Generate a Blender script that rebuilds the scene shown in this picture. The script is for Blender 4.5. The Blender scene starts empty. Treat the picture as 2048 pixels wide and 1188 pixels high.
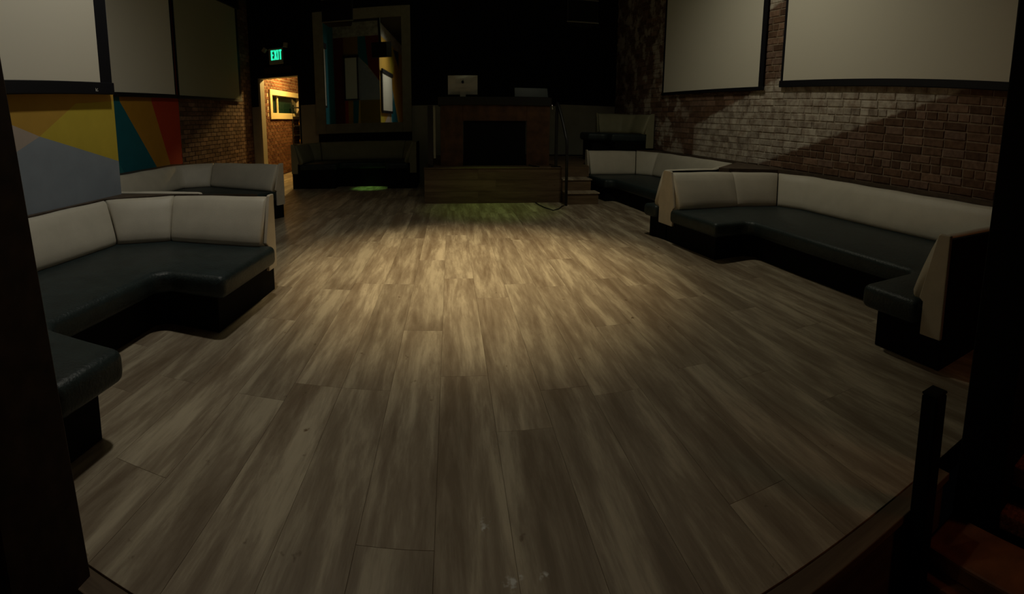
import bpy, bmesh, math, random
from mathutils import Vector, Matrix, Euler
random.seed(7)
C = bpy.context.scene.collection
sc = bpy.context.scene

# ------------------------------------------------------------------ camera
# wide sweep photograph: central cylindrical projection, tilted down 7.3 degrees
FPX, CX, CY, CAMH = 978.9223, 885.7312, 371.4563, 1.35
pa, pb, pc = -.1280, .0160, .0092
Mx = Matrix.Rotation(pb, 3, 'Z') @ Matrix.Rotation(pa, 3, 'X') @ Matrix.Rotation(pc, 3, 'Y')
cd = bpy.data.cameras.new('camera')
cam = bpy.data.objects.new('camera', cd); C.objects.link(cam); sc.camera = cam
cd.type = 'PANO'
cd.panorama_type = 'CENTRAL_CYLINDRICAL'
cd.central_cylindrical_radius = 1.0
cd.central_cylindrical_range_u_min = (0-CX)/FPX
cd.central_cylindrical_range_u_max = (2048-CX)/FPX
cd.central_cylindrical_range_v_min = (CY-1188)/FPX
cd.central_cylindrical_range_v_max = CY/FPX
cd.clip_start = .05; cd.clip_end = 60
r_, f_, u_ = Mx.col[0], Mx.col[1], Mx.col[2]
m4 = Matrix((( r_[0], u_[0], -f_[0], 0), (r_[1], u_[1], -f_[1], 0), (r_[2], u_[2], -f_[2], CAMH), (0, 0, 0, 1)))
cam.matrix_world = m4

# ------------------------------------------------------------------ view, world, lights
sc.view_settings.view_transform = 'Standard'; sc.view_settings.look = 'None'
sc.view_settings.gamma = 1; sc.view_settings.use_curve_mapping = False
sc.view_settings.exposure = 0.0
w = bpy.data.worlds.new('dark'); sc.world = w; w.use_nodes = True
w.node_tree.nodes['Background'].inputs[0].default_value = (.5, .55, .6, 1)
w.node_tree.nodes['Background'].inputs[1].default_value = .0006

def light(name, kind, loc, energy, col, radius=.1, target=None, angle=60, blend=1.0, size=None):
    l = bpy.data.lights.new(name, kind); l.energy = energy; l.color = col
    if kind == 'AREA':
        l.shape = 'RECTANGLE'; l.size, l.size_y = size
    else: l.shadow_soft_size = radius
    if kind == 'SPOT': l.spot_size = math.radians(angle); l.spot_blend = blend
    o = bpy.data.objects.new(name, l); C.objects.link(o); o.location = loc
    if target is not None:
        o.rotation_euler = (Vector(target)-Vector(loc)).to_track_quat('-Z', 'Y').to_euler()
    return o
WARM = (1, .84, .58)
light('dance_floor_spot', 'SPOT', (.2, 5.2, 5.1), 860, (1, .79, .45), .25, (.2, 4.5, 0), 48)
light('left_ceiling_lamp', 'SPOT', (-1.1, 2.9, 5.0), 142, (.98, .93, .78), .12, (-3.4, 3.1, .6), 134)
light('right_ceiling_lamp', 'SPOT', (1.9, 5.0, 5.0), 106, (1, .93, .70), .12, (3.9, 5.3, .5), 130)
light('fill_light', 'POINT', (.4, 6.2, 5.0), 9, (.98, 1, .58), .3)  # added fill for the far walls, no fixture known
light('corridor_lamp', 'POINT', (-3.9, 13.1, 3.1), 260, (1, .64, .20), .08)
light('green_stage_spot', 'SPOT', (.7, 7.3, 4.6), 75, (.55, 1, .08), .1, (.65, 7.5, 0), 32)
light('green_booth_spot', 'SPOT', (-1.7, 8.2, 4.6), 300, (.38, 1, .20), .05, (-1.72, 10.15, 0), 10)

# ------------------------------------------------------------------ materials
def mat(name, col, rough=.6, spec=.5, metal=0, noise=0, nscale=20, bump=0, bscale=200, emit=None, estr=0, coat=0, trans=0):
    m = bpy.data.materials.new(name); m.use_nodes = True
    nt = m.node_tree; b = nt.nodes['Principled BSDF']
    b.inputs['Base Color'].default_value = (*col, 1); b.inputs['Roughness'].default_value = rough
    b.inputs['Specular IOR Level'].default_value = spec; b.inputs['Metallic'].default_value = metal
    b.inputs['Transmission Weight'].default_value = trans
    if emit: b.inputs['Emission Color'].default_value = (*emit, 1); b.inputs['Emission Strength'].default_value = estr
    if noise:
        tc = nt.nodes.new('ShaderNodeTexCoord'); n = nt.nodes.new('ShaderNodeTexNoise'); n.inputs['Scale'].default_value = nscale
        n.inputs['Detail'].default_value = 5
        nt.links.new(tc.outputs['Object'], n.inputs['Vector'])
        r = nt.nodes.new('ShaderNodeValToRGB'); nt.links.new(n.outputs['Fac'], r.inputs[0])
        r.color_ramp.elements[0].position = .3; r.color_ramp.elements[1].position = .7
        r.color_ramp.elements[0].color = (*[c*(1-noise) for c in col], 1)
        r.color_ramp.elements[1].color = (*[min(1, c*(1+noise)) for c in col], 1)
        nt.links.new(r.outputs[0], b.inputs['Base Color'])
    if bump:
        tc = nt.nodes.new('ShaderNodeTexCoord'); n = nt.nodes.new('ShaderNodeTexNoise'); n.inputs['Scale'].default_value = bscale
        n.inputs['Detail'].default_value = 3
        nt.links.new(tc.outputs['Object'], n.inputs['Vector'])
        bp = nt.nodes.new('ShaderNodeBump'); bp.inputs['Strength'].default_value = bump; bp.inputs['Distance'].default_value = .01
        nt.links.new(n.outputs['Fac'], bp.inputs['Height']); nt.links.new(bp.outputs[0], b.inputs['Normal'])
    return m

def plank_mat(name, cols, along='Y', rough=.42):
    m = bpy.data.materials.new(name); m.use_nodes = True
    nt = m.node_tree; N = nt.nodes; L = nt.links; b = N['Principled BSDF']
    tc = N.new('ShaderNodeTexCoord'); oi = N.new('ShaderNodeObjectInfo'); ge = N.new('ShaderNodeNewGeometry')
    ad = N.new('ShaderNodeMath'); ad.operation = 'ADD'; L.new(oi.outputs['Random'], ad.inputs[0]); L.new(ge.outputs['Random Per Island'], ad.inputs[1])
    mu = N.new('ShaderNodeMath'); mu.operation = 'MULTIPLY'; mu.inputs[1].default_value = 37.0; L.new(ad.outputs[0], mu.inputs[0])
    def noise(sx, sy, det, scale=1.0, rough_=.55):
        mp = N.new('ShaderNodeMapping'); mp.inputs['Scale'].default_value = (sx, sy, sx) if along == 'Y' else (sy, sx, sx)
        L.new(tc.outputs['Object'], mp.inputs[0])
        n = N.new('ShaderNodeTexNoise'); n.noise_dimensions = '4D'; n.inputs['Scale'].default_value = scale
        n.inputs['Detail'].default_value = det; n.inputs['Roughness'].default_value = rough_
        L.new(mp.outputs[0], n.inputs['Vector']); L.new(mu.outputs[0], n.inputs['W']); return n
    n1 = noise(8.0, .95, 6, 1, .68); n2 = noise(45, 6.0, 4); n3 = noise(15, 11, 3)
    n1.inputs['Distortion'].default_value = .25
    r = N.new('ShaderNodeValToRGB'); L.new(n1.outputs['Fac'], r.inputs[0])
    e = r.color_ramp.elements; e[0].position = .38; e[0].color = (*cols[0], 1); e[1].position = .62; e[1].color = (*cols[2], 1)
    k = e.new(.5); k.color = (*cols[1], 1)
    # fine grain
    mx = N.new('ShaderNodeMix'); mx.data_type = 'RGBA'; mx.blend_type = 'MULTIPLY'; mx.inputs[0].default_value = .3
    r2 = N.new('ShaderNodeValToRGB'); L.new(n2.outputs['Fac'], r2.inputs[0])
    r2.color_ramp.elements[0].position = .3; r2.color_ramp.elements[0].color = (.62, .6, .57, 1); r2.color_ramp.elements[1].position = .6
    L.new(r.outputs[0], mx.inputs[6]); L.new(r2.outputs[0], mx.inputs[7])
    # per board tone
    wn = N.new('ShaderNodeTexWhiteNoise'); wn.noise_dimensions = '1D'; L.new(mu.outputs[0], wn.inputs['W'])
    mr = N.new('ShaderNodeMapRange'); mr.inputs[3].default_value = .9; mr.inputs[4].default_value = 1.1; L.new(wn.outputs['Value'], mr.inputs[0])
    mx2 = N.new('ShaderNodeMix'); mx2.data_type = 'RGBA'; mx2.blend_type = 'MULTIPLY'; mx2.inputs[0].default_value = 1
    cb = N.new('ShaderNodeCombineColor'); [L.new(mr.outputs[0], cb.inputs[i]) for i in range(3)]
    L.new(mx.outputs[2], mx2.inputs[6]); L.new(cb.outputs[0], mx2.inputs[7])
    # knots
    r3 = N.new('ShaderNodeValToRGB'); L.new(n3.outputs['Fac'], r3.inputs[0])
    r3.color_ramp.elements[0].position = .69; r3.color_ramp.elements[0].color = (1, 1, 1, 1)
    r3.color_ramp.elements[1].position = .76; r3.color_ramp.elements[1].color = (.38, .30, .22, 1)
    mx3 = N.new('ShaderNodeMix'); mx3.data_type = 'RGBA'; mx3.blend_type = 'MULTIPLY'; mx3.inputs[0].default_value = 1
    L.new(mx2.outputs[2], mx3.inputs[6]); L.new(r3.outputs[0], mx3.inputs[7])
    col = mx3.outputs[2]
    if along == 'Y':
        nn = N.new('ShaderNodeTexNoise'); nn.inputs['Scale'].default_value = 38; nn.inputs['Detail'].default_value = 4; L.new(ge.outputs['Position'], nn.inputs['Vector'])
        for (sx, sy, rad) in ((.107, 1.505, .022), (.107, 1.475, .016), (.170, 1.272, .030), (.203, 1.29, .014), (.27, 1.28, .02)):
            vd = N.new('ShaderNodeVectorMath'); vd.operation = 'DISTANCE'; L.new(ge.outputs['Position'], vd.inputs[0]); vd.inputs[1].default_value = (sx, sy, 0)
            m1 = N.new('ShaderNodeMapRange'); m1.inputs[1].default_value = rad; m1.inputs[2].default_value = rad*.5; L.new(vd.outputs['Value'], m1.inputs[0])
            m2 = N.new('ShaderNodeMapRange'); m2.inputs[1].default_value = .48; m2.inputs[2].default_value = .62; L.new(nn.outputs['Fac'], m2.inputs[0])
            m3 = N.new('ShaderNodeMath'); m3.operation = 'MULTIPLY'; L.new(m1.outputs[0], m3.inputs[0]); L.new(m2.outputs[0], m3.inputs[1])
            mm = N.new('ShaderNodeMix'); mm.data_type = 'RGBA'; L.new(m3.outputs[0], mm.inputs[0]); L.new(col, mm.inputs[6]); mm.inputs[7].default_value = (.75, .74, .70, 1)
            col = mm.outputs[2]
    L.new(col, b.inputs['Base Color'])
    rr = N.new('ShaderNodeMapRange'); rr.inputs[3].default_value = rough-.08; rr.inputs[4].default_value = rough+.12
    L.new(n2.outputs['Fac'], rr.inputs[0]); L.new(rr.outputs[0], b.inputs['Roughness'])
    b.inputs['Specular IOR Level'].default_value = .4
    return m

M_floor = plank_mat('oak_laminate', ((.235, .175, .115), (.355, .285, .20), (.57, .485, .35)))
M_stage = plank_mat('stage_laminate', ((.10, .062, .034), (.14, .092, .052), (.19, .13, .078)), along='X', rough=.5)
M_sub = mat('subfloor', (.08, .06, .04), .9)
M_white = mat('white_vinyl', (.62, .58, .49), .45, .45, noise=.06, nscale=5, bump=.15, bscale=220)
M_white_dim = mat('white_vinyl_shaded', (.28, .27, .175), .6, .3, noise=.08, nscale=5)  # white vinyl with the dimness of the far booths put into its colour
M_cap = mat('white_panel_vinyl', (.60, .54, .44), .5, .4, noise=.08, nscale=9)
M_black = mat('black_vinyl', (.021, .034, .036), .45, .38, noise=.25, nscale=9, bump=.35, bscale=60)
M_base = mat('black_base', (.004, .004, .0045), .8, .15)
M_ledge = mat('dark_ledge_wood', (.085, .06, .042), .55, .4, noise=.3, nscale=12)
M_brd = mat('screen_border', (.006, .006, .010), .6, .3)
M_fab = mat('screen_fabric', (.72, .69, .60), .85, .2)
M_blackwall = mat('black_painted_wall', (.004, .0045, .007), .8, .2)
M_off = mat('off_white_wainscot', (.34, .33, .27), .7, .3, noise=.08, nscale=4)
M_ceil = mat('dark_ceiling', (.01, .01, .01), .9)
M_frame = mat('mirror_frame_paint', (.27, .26, .19), .65, .3, noise=.12, nscale=7)
M_mirror = mat('mirror_glass', (.82, .84, .80), .02, .5, metal=1)
M_met = mat('black_steel', (.01, .01, .01), .45, .5)
M_post = mat('dark_brown_timber', (.030, .017, .010), .7, .3, noise=.5, nscale=14)
M_lowfloor = mat('lower_dark_floor', (.03, .03, .026), .8, .3, noise=.4, nscale=30)
M_mortar = mat('mortar', (.20, .165, .13), .95, .1, noise=.25, nscale=25)
M_mortar_l = mat('dark_mortar', (.10, .07, .045), .95, .1, noise=.25, nscale=25)

def brick_mat(name, ref, wash):
    m = bpy.data.materials.new(name); m.use_nodes = True
    nt = m.node_tree; N = nt.nodes; L = nt.links; b = N['Principled BSDF']; b.inputs['Roughness'].default_value = .85
    b.inputs['Specular IOR Level'].default_value = .25
    tc = N.new('ShaderNodeTexCoord'); tc.object = ref
    oi = N.new('ShaderNodeObjectInfo'); ge = N.new('ShaderNodeNewGeometry')
    ad = N.new('ShaderNodeMath'); ad.operation = 'ADD'; L.new(oi.outputs['Random'], ad.inputs[0]); L.new(ge.outputs['Random Per Island'], ad.inputs[1])
    wn = N.new('ShaderNodeTexWhiteNoise'); wn.noise_dimensions = '1D'; L.new(ad.outputs[0], wn.inputs['W'])
    r = N.new('ShaderNodeValToRGB'); L.new(wn.outputs['Value'], r.inputs[0])
    e = r.color_ramp.elements; e[0].color = (.12, .068, .044, 1); e[1].color = (.29, .175, .115, 1)
    k = e.new(.5); k.color = (.19, .11, .07, 1); k = e.new(.8); k.color = (.23, .15, .115, 1)
    n = N.new('ShaderNodeTexNoise'); n.inputs['Scale'].default_value = 16; n.inputs['Detail'].default_value = 6; L.new(tc.outputs['Object'], n.inputs['Vector'])
    mx = N.new('ShaderNodeMix'); mx.data_type = 'RGBA'; mx.blend_type = 'MULTIPLY'; mx.inputs[0].default_value = .7
    r2 = N.new('ShaderNodeValToRGB'); r2.color_ramp.elements[0].position = .3; r2.color_ramp.elements[0].color = (.45, .42, .4, 1); r2.color_ramp.elements[1].position = .65
    L.new(n.outputs['Fac'], r2.inputs[0]); L.new(r.outputs[0], mx.inputs[6]); L.new(r2.outputs[0], mx.inputs[7])
    out = mx.outputs[2]
    if wash:
        sp = N.new('ShaderNodeSeparateXYZ'); L.new(tc.outputs['Object'], sp.inputs[0])
        nj = N.new('ShaderNodeTexNoise'); nj.inputs['Scale'].default_value = 9; nj.inputs['Detail'].default_value = 4; L.new(tc.outputs['Object'], nj.inputs['Vector'])
        def lin(expr_slope, c, sense, soft=.02, jit=.10):
            # step( sense * (z - (c + slope*y)) ) with a ragged edge
            a = N.new('ShaderNodeMath'); a.operation = 'MULTIPLY_ADD'; a.inputs[1].default_value = -expr_slope; a.inputs[2].default_value = -c - jit*.5
            L.new(sp.outputs['Y'], a.inputs[0])
            s = N.new('ShaderNodeMath'); s.operation = 'ADD'; L.new(a.outputs[0], s.inputs[0]); L.new(sp.outputs['Z'], s.inputs[1])
            j = N.new('ShaderNodeMath'); j.operation = 'MULTIPLY_ADD'; j.inputs[1].default_value = jit; L.new(nj.outputs['Fac'], j.inputs[0]); L.new(s.outputs[0], j.inputs[2])
            q = N.new('ShaderNodeMapRange'); q.inputs[1].default_value = -soft; q.inputs[2].default_value = soft
            if sense < 0: q.inputs[3].default_value = 1; q.inputs[4].default_value = 0
            L.new(j.outputs[0], q.inputs[0]); return q.outputs[0]
        def mul(a, b_):
            q = N.new('ShaderNodeMath'); q.operation = 'MULTIPLY'; L.new(a, q.inputs[0]); L.new(b_, q.inputs[1]); return q.outputs[0]
        def mxm(a, b_):
            q = N.new('ShaderNodeMath'); q.operation = 'MAXIMUM'; L.new(a, q.inputs[0]); L.new(b_, q.inputs[1]); return q.outputs[0]
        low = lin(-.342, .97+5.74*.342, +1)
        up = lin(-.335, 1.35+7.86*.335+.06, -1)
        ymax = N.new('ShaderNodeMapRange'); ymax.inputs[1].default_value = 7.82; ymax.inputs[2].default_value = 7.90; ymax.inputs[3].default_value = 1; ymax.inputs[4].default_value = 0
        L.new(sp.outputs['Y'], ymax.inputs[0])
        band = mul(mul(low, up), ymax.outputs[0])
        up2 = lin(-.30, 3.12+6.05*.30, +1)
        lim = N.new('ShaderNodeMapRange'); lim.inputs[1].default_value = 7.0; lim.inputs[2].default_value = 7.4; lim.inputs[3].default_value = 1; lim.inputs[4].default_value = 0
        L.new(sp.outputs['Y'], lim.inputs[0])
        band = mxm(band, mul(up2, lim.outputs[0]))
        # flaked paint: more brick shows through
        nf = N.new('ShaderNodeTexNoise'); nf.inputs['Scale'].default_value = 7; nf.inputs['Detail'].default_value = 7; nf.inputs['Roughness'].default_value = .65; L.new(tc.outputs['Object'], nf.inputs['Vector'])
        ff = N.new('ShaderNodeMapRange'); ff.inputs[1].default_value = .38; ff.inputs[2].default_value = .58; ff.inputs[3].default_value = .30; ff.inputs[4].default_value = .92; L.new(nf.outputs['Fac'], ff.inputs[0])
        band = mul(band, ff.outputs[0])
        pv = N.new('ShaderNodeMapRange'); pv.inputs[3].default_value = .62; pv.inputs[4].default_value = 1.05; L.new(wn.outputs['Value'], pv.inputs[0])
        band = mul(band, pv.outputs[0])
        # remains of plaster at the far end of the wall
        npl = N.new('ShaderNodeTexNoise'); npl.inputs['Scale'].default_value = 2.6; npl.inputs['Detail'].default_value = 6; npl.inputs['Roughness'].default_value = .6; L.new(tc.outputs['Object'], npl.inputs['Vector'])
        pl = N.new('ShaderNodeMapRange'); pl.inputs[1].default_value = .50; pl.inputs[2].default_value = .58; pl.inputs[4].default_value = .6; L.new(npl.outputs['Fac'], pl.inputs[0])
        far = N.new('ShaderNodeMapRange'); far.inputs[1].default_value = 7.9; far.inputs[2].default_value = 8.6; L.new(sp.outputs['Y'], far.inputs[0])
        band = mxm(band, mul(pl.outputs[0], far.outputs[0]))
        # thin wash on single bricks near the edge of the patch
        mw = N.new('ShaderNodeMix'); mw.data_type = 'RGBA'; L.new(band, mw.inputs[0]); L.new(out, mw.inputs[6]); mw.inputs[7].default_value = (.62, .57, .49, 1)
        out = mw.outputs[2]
    L.new(out, b.inputs['Base Color'])
    bp = N.new('ShaderNodeBump'); bp.inputs['Strength'].default_value = .5; bp.inputs['Distance'].default_value = .01
    L.new(n.outputs['Fac'], bp.inputs['Height']); L.new(bp.outputs[0], b.inputs['Normal'])
    return m

# ------------------------------------------------------------------ mesh helpers
def link(name, me, m, parent=None, loc=(0, 0, 0), rz=0):
    o = bpy.data.objects.new(name, me); C.objects.link(o); o.location = loc; o.rotation_euler = (0, 0, rz)
    if m is not None and len(me.materials) == 0:
        for x in (m if isinstance(m, (list, tuple)) else [m]): me.materials.append(x)
    if parent: o.parent = parent
    return o
def bm_obj(name, bm, m, parent=None, smooth=False, loc=(0, 0, 0), rz=0):
    bmesh.ops.recalc_face_normals(bm, faces=bm.faces)
    me = bpy.data.meshes.new(name); bm.to_mesh(me); bm.free()
    if smooth:
        for p in me.polygons: p.use_smooth = True
    return link(name, me, m, parent, loc, rz)
def box(bm, x0, x1, y0, y1, z0, z1, mi=0):
    v = [bm.verts.new(p) for p in ((x0, y0, z0), (x1, y0, z0), (x1, y1, z0), (x0, y1, z0), (x0, y0, z1), (x1, y0, z1), (x1, y1, z1), (x0, y1, z1))]
    for f in ((0, 3, 2, 1), (4, 5, 6, 7), (0, 1, 5, 4), (1, 2, 6, 5), (2, 3, 7, 6), (3, 0, 4, 7)):
        bm.faces.new([v[i] for i in f]).material_index = mi
    return v
def prism(bm, pts, z0, z1):
    a = [bm.verts.new((x, y, z0)) for x, y in pts]; b = [bm.verts.new((x, y, z1)) for x, y in pts]; n = len(pts)
    bm.faces.new(a[::-1]); bm.faces.new(b)
    for i in range(n): bm.faces.new((a[i], a[(i+1) % n], b[(i+1) % n], b[i]))
def bevel(bm, width, seg=3, angle=.5):
    bmesh.ops.recalc_face_normals(bm, faces=bm.faces)
    es = [e for e in bm.edges if len(e.link_faces) == 2 and e.calc_face_angle(0) > angle]
    bmesh.ops.bevel(bm, geom=es, offset=width, segments=seg, affect='EDGES', profile=.5, clamp_overlap=True)
def tube(bm, pts, r, n=8):
    rings = []
    P = [Vector(p) for p in pts]
    for i, p in enumerate(P):
        d = (P[min(i+1, len(P)-1)]-P[max(i-1, 0)]).normalized()
        a = d.orthogonal().normalized() if abs(d.z) > .9 else d.cross(Vector((0, 0, 1))).normalized()
        b = d.cross(a)
        rings.append([bm.verts.new(p + a*r*math.cos(t*2*math.pi/n) + b*r*math.sin(t*2*math.pi/n)) for t in range(n)])
    for i in range(len(rings)-1):
        for t in range(n): bm.faces.new((rings[i][t], rings[i][(t+1) % n], rings[i+1][(t+1) % n], rings[i+1][t]))
    bm.faces.new(rings[0]); bm.faces.new(rings[-1])
def bx(name, m, parent, *dims, bev=0, kind=None):
    bm = bmesh.new(); box(bm, *dims)
    if bev: bevel(bm, bev, 2)
    o = bm_obj(name, bm, m, parent)
    if kind: o['kind'] = kind
    return o
def thing(name, label, cat, loc=(0, 0, 0), rz=0, group=None):
    o = bpy.data.objects.new(name, None); C.objects.link(o); o.location = loc; o.rotation_euler = (0, 0, rz)
    o.empty_display_size = .1
    o['label'] = label; o['category'] = cat
    if group: o['group'] = group
    return o
def tag(o, label, cat, group=None):
    o['label'] = label; o['category'] = cat
    if group: o['group'] = group
    return o
def struct(o): o['kind'] = 'structure'; return o

H = 5.3          # ceiling height
YB = 11.6        # back wall
XR, XN = -4.90, -3.05     # recessed left wall, nearer mural wall
RWX, RWA = 4.746, math.atan(.063)   # right brick wall is slightly skewed

# ------------------------------------------------------------------ floor
floor = struct(bx('floor', M_sub, None, -5.0, 5.0, 1.0, 16.0, -.12, -.008))
PW, GAP = .2535, .0008
def plank_mesh(L_):
    bm = bmesh.new(); box(bm, 0, PW-GAP, 0, L_-GAP, -.012, 0)
    top = [e for e in bm.edges if all(v.co.z > -.001 for v in e.verts)]
    bmesh.ops.bevel(bm, geom=top, offset=.0007, segments=1, affect='EDGES')
    me = bpy.data.meshes.new('plank'); bmesh.ops.recalc_face_normals(bm, faces=bm.faces); bm.to_mesh(me); bm.free(); me.materials.append(M_floor); return me
PL = 1.66
full = plank_mesh(PL)
x = -.06 - 20*PW; cnt = 0; cache = {}
rest = bmesh.new()
rnd = random.Random(3)
known = {-1: 1.395, -3: 3.98, -2: 3.98}       # end joints seen in the photograph, by strip
i = -20
while x < 4.75:
    off = known.get(i, None)
    y0 = 1.0
    ph = (off - 1.0) % PL if off else rnd.uniform(.25, PL)
    segs = []; y = 1.0; e = 1.0 + ph
    while y < YB:
        e2 = min(e, YB); segs.append((y, e2)); y = e2; e = e2 + PL
    for (a, b_) in segs:
        if b_-a < .05: continue
        hidden = (x > 4.3) or (x < -4.7) or (x < -3.2 and b_ < 3.9)
        farhid = (a > 8.2 and -.5 < x < 4.8)
        if not hidden and not farhid and cnt < 296:
            L_ = round(b_-a, 3)
            if abs(L_-PL) < .002: me = full
            else:
                me = cache.get(L_) or plank_mesh(L_); cache[L_] = me
            o = link('plank', me, None, floor, (x, a, 0)); cnt += 1
        else:
            box(rest, x, x+PW-GAP, a, b_-GAP, -.012, 0)
    x += PW; i += 1
for k in range(6):
    for j in range(3):
        box(rest, -4.75+k*PW, -4.75+(k+1)*PW-GAP, YB+.002+j*1.45, YB+(j+1)*1.45-GAP, -.012, 0)
o = bm_obj('floorboards', rest, M_floor, floor); o['kind'] = 'stuff'
bx('nosing_board', M_stage, floor, -1.75, 1.75, .915, .996, -.035, -.002, bev=.004)
bx('riser_board', M_stage, floor, -1.75, 1.75, .94, .99, -.34, -.036)
lf = struct(bx('floor_lower', M_lowfloor, None, -6, 6, -7, .99, -.5, -.35))
# ------------------------------------------------------------------ ceiling and plain walls
struct(bx('ceiling', M_ceil, None, -5.2, 5.4, -7, 16.2, H, H+.15))

# back wall with the doorway opening  X -4.69..-3.64, z..2.6
DX0, DX1, DZ = -4.69, -3.64, 2.60
wb = bmesh.new()
box(wb, -5.1, DX0, YB, YB+.22, 0, H); box(wb, DX1, 5.0, YB, YB+.22, 0, H); box(wb, DX0, DX1, YB, YB+.22, DZ, H)
wall_back = struct(bm_obj('wall_back', wb, M_blackwall))
bx('wainscot_panel', M_off, wall_back, XR+.01, DX0-.0, YB-.015, YB-.001, 0, 1.90)
bx('wainscot_panel', M_off, wall_back, DX1+.04, -3.17, YB-.015, YB-.001, 0, 1.87)
bx('wainscot_panel', M_off, wall_back, -.9, .45, YB-.015, YB-.001, 0, 1.76)
bx('wainscot_panel', M_off, wall_back, .455, 2.50, YB-.015, YB-.001, .6, 1.76)
bx('wainscot_panel', M_off, wall_back, 2.505, 4.0, YB-.015, YB-.001, .6, 1.80)
d1 = struct(bpy.data.objects.new('door_1', None)); C.objects.link(d1); d1.location = (DX0, YB, 0)
M_jamb = mat('cream_door_casing', (.42, .38, .27), .5, .4)
for nm, dims in (('jamb', (.0, .05, -.02, .26, 0, DZ)), ('jamb', (DX1-DX0-.012, DX1-DX0+.0, -.012, .26, 0, DZ)), ('lintel', (.05, DX1-DX0-.012, -.012, .26, DZ-.02, DZ))):
    bm = bmesh.new(); box(bm, *dims); o = bm_obj(nm, bm, M_jamb, d1)

# left walls
wl = bmesh.new(); box(wl, -5.1, XR, 3.55, YB, 0, H)
wall_left = struct(bm_obj('wall_left', wl, M_mortar_l))
wn_ = bmesh.new(); box(wn_, -3.3, XN, -6, 3.79, -.4, H)
M_wash = mat('whitewashed_plaster', (.42, .40, .34), .85, .2, noise=.35, nscale=8, bump=.6, bscale=18)
wall_near = struct(bm_obj('wall_left_near', wn_, M_wash))
wr_ = bmesh.new(); box(wr_, XR, -3.3, 3.55, 3.79, 0, H)
wall_ret = struct(bm_obj('wall_return', wr_, M_wash))

# painted mural: flat colour fields as real polygons a hair proud of each wall
PAL = {'mustard': (.52, .31, .05), 'yellow': (.56, .44, .05), 'bluegrey': (.27, .315, .38), 'pale': (.46, .38, .33), 'brown': (.30, .16, .04),
       'teal': (.010, .14, .185), 'orange': (.44, .22, .02), 'red': (.44, .045, .015), 'darkred': (.16, .02, .015), 'sky': (.30, .46, .52), 'olive': (.20, .14, .02), 'navy': (.04, .07, .2),
       'aqua': (.03, .20, .22)}
PM = {k: mat('paint_'+k, v, .7, .3, noise=.05, nscale=6) for k, v in PAL.items()}
keys = list(PAL)
def mural(parent, polys, f, name='mural'):
    bm = bmesh.new()
    for k, (c, pts) in enumerate(polys):
        vs = [bm.verts.new(f(a, b_, .0015+.0004*k)) for a, b_ in pts]
        vb = [bm.verts.new(f(a, b_, .0)) for a, b_ in pts]
        bm.faces.new(vs).material_index = keys.index(c)
        n = len(vs)
        for q in range(n): bm.faces.new((vs[q], vs[(q+1) % n], vb[(q+1) % n], vb[q])).material_index = keys.index(c)
    return bm_obj(name, bm, [PM[k] for k in keys], parent)
zt = 4.8
mural(wall_near, [
    ('mustard', [(-6, .80), (3.788, .80), (3.788, zt), (-6, zt)]),
    ('yellow', [(2.77, 1.43), (3.788, 1.13), (3.788, 1.72), (3.25, 1.70)]),
    ('bluegrey', [(1.2, .80), (3.788, .80), (3.788, 1.13), (2.77, 1.43)]),
    ('pale', [(1.6, 1.88), (2.77, 1.43), (1.2, .80)]),
    ('sky', [(1.25, .85), (1.25, 3.4), (.35, 2.5), (.9, .85)]),
    ('teal', [(.9, .85), (1.1, 1.7), (.45, 2.6), (-1.2, 1.1), (-1.2, .85)]),
    ('orange', [(.45, 2.6), (.75, 3.3), (-.1, 4.1), (-1.2, 3.5), (-1.2, 1.6)]),
    ('yellow', [(1.25, 3.4), (1.25, zt), (.2, zt), (-.1, 4.1), (.75, 3.3)]),
    ('navy', [(.35, 4.7), (-1.4, zt), (-1.4, 4.0)]),
    ('orange', [(-1.2, .85), (-6, .85), (-6, 3.0), (-1.2, 3.0)]),
], lambda a, b_, d: (XN+d, a, b_))
mural(wall_left, [
    ('teal', [(3.8, .75), (7.19, .75), (6.24, 1.95), (6.24, H-.05), (3.8, H-.05)]),
    ('orange', [(7.19, .75), (7.62, .75), (7.14, 1.95), (7.14, H-.05), (6.24, H-.05), (6.24, 1.95)]),
    ('red', [(7.62, .75), (8.04, .75), (8.04, H-.05), (7.14, H-.05), (7.14, 1.95)]),
    ('aqua', [(5.8, .75), (6.25, .75), (5.8, 1.35)]),
], lambda a, b_, d: (XR+d, a, b_))
mural(wall_ret, [
    ('olive', [(XR+.01, .0), (XN, .0), (XN, 2.3), (XR+.01, 2.3)]),
    ('red', [(-4.48, .6), (-4.35, .6), (-4.35, 2.3), (-4.48, 2.3)]),  # four stripes from here imitate the recessed wall's mural as mirrored
    ('orange', [(-4.35, .6), (-4.18, .6), (-4.14, 2.3), (-4.35, 2.3)]),
    ('teal', [(-4.18, .6), (-4.02, .6), (-3.90, 2.3), (-4.14, 2.3)]),
    ('mustard', [(-4.02, .6), (-3.86, .6), (-3.86, 2.3), (-3.90, 2.3)]),
    ('bluegrey', [(-3.9, 2.3), (XN, 2.3), (XN, 3.0), (-3.9, 4.0)]),
    ('teal', [(-3.9, 4.0), (-3.9, 4.75), (-3.6, 4.75), (-3.5, 3.6)]),
    ('darkred', [(-3.5, 3.6), (-3.6, 4.75), (XN, 4.75), (XN, 3.0)]),
    ('darkred', [(XR+.01, .0), (-4.48, .0), (-4.48, 4.75), (XR+.01, 4.75)]),
    ('brown', [(-4.48, 3.9), (-3.9, 3.9), (-3.9, 4.75), (-4.48, 4.75)]),
], lambda a, b_, d: (a, 3.79+d, b_))
# walls behind the viewpoint (seen in the mirror only)
bw = bmesh.new(); box(bw, -3.3, 5.4, -7, -6, -.4, H)
struct(bm_obj('wall_front', bw, M_ledge))

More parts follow.
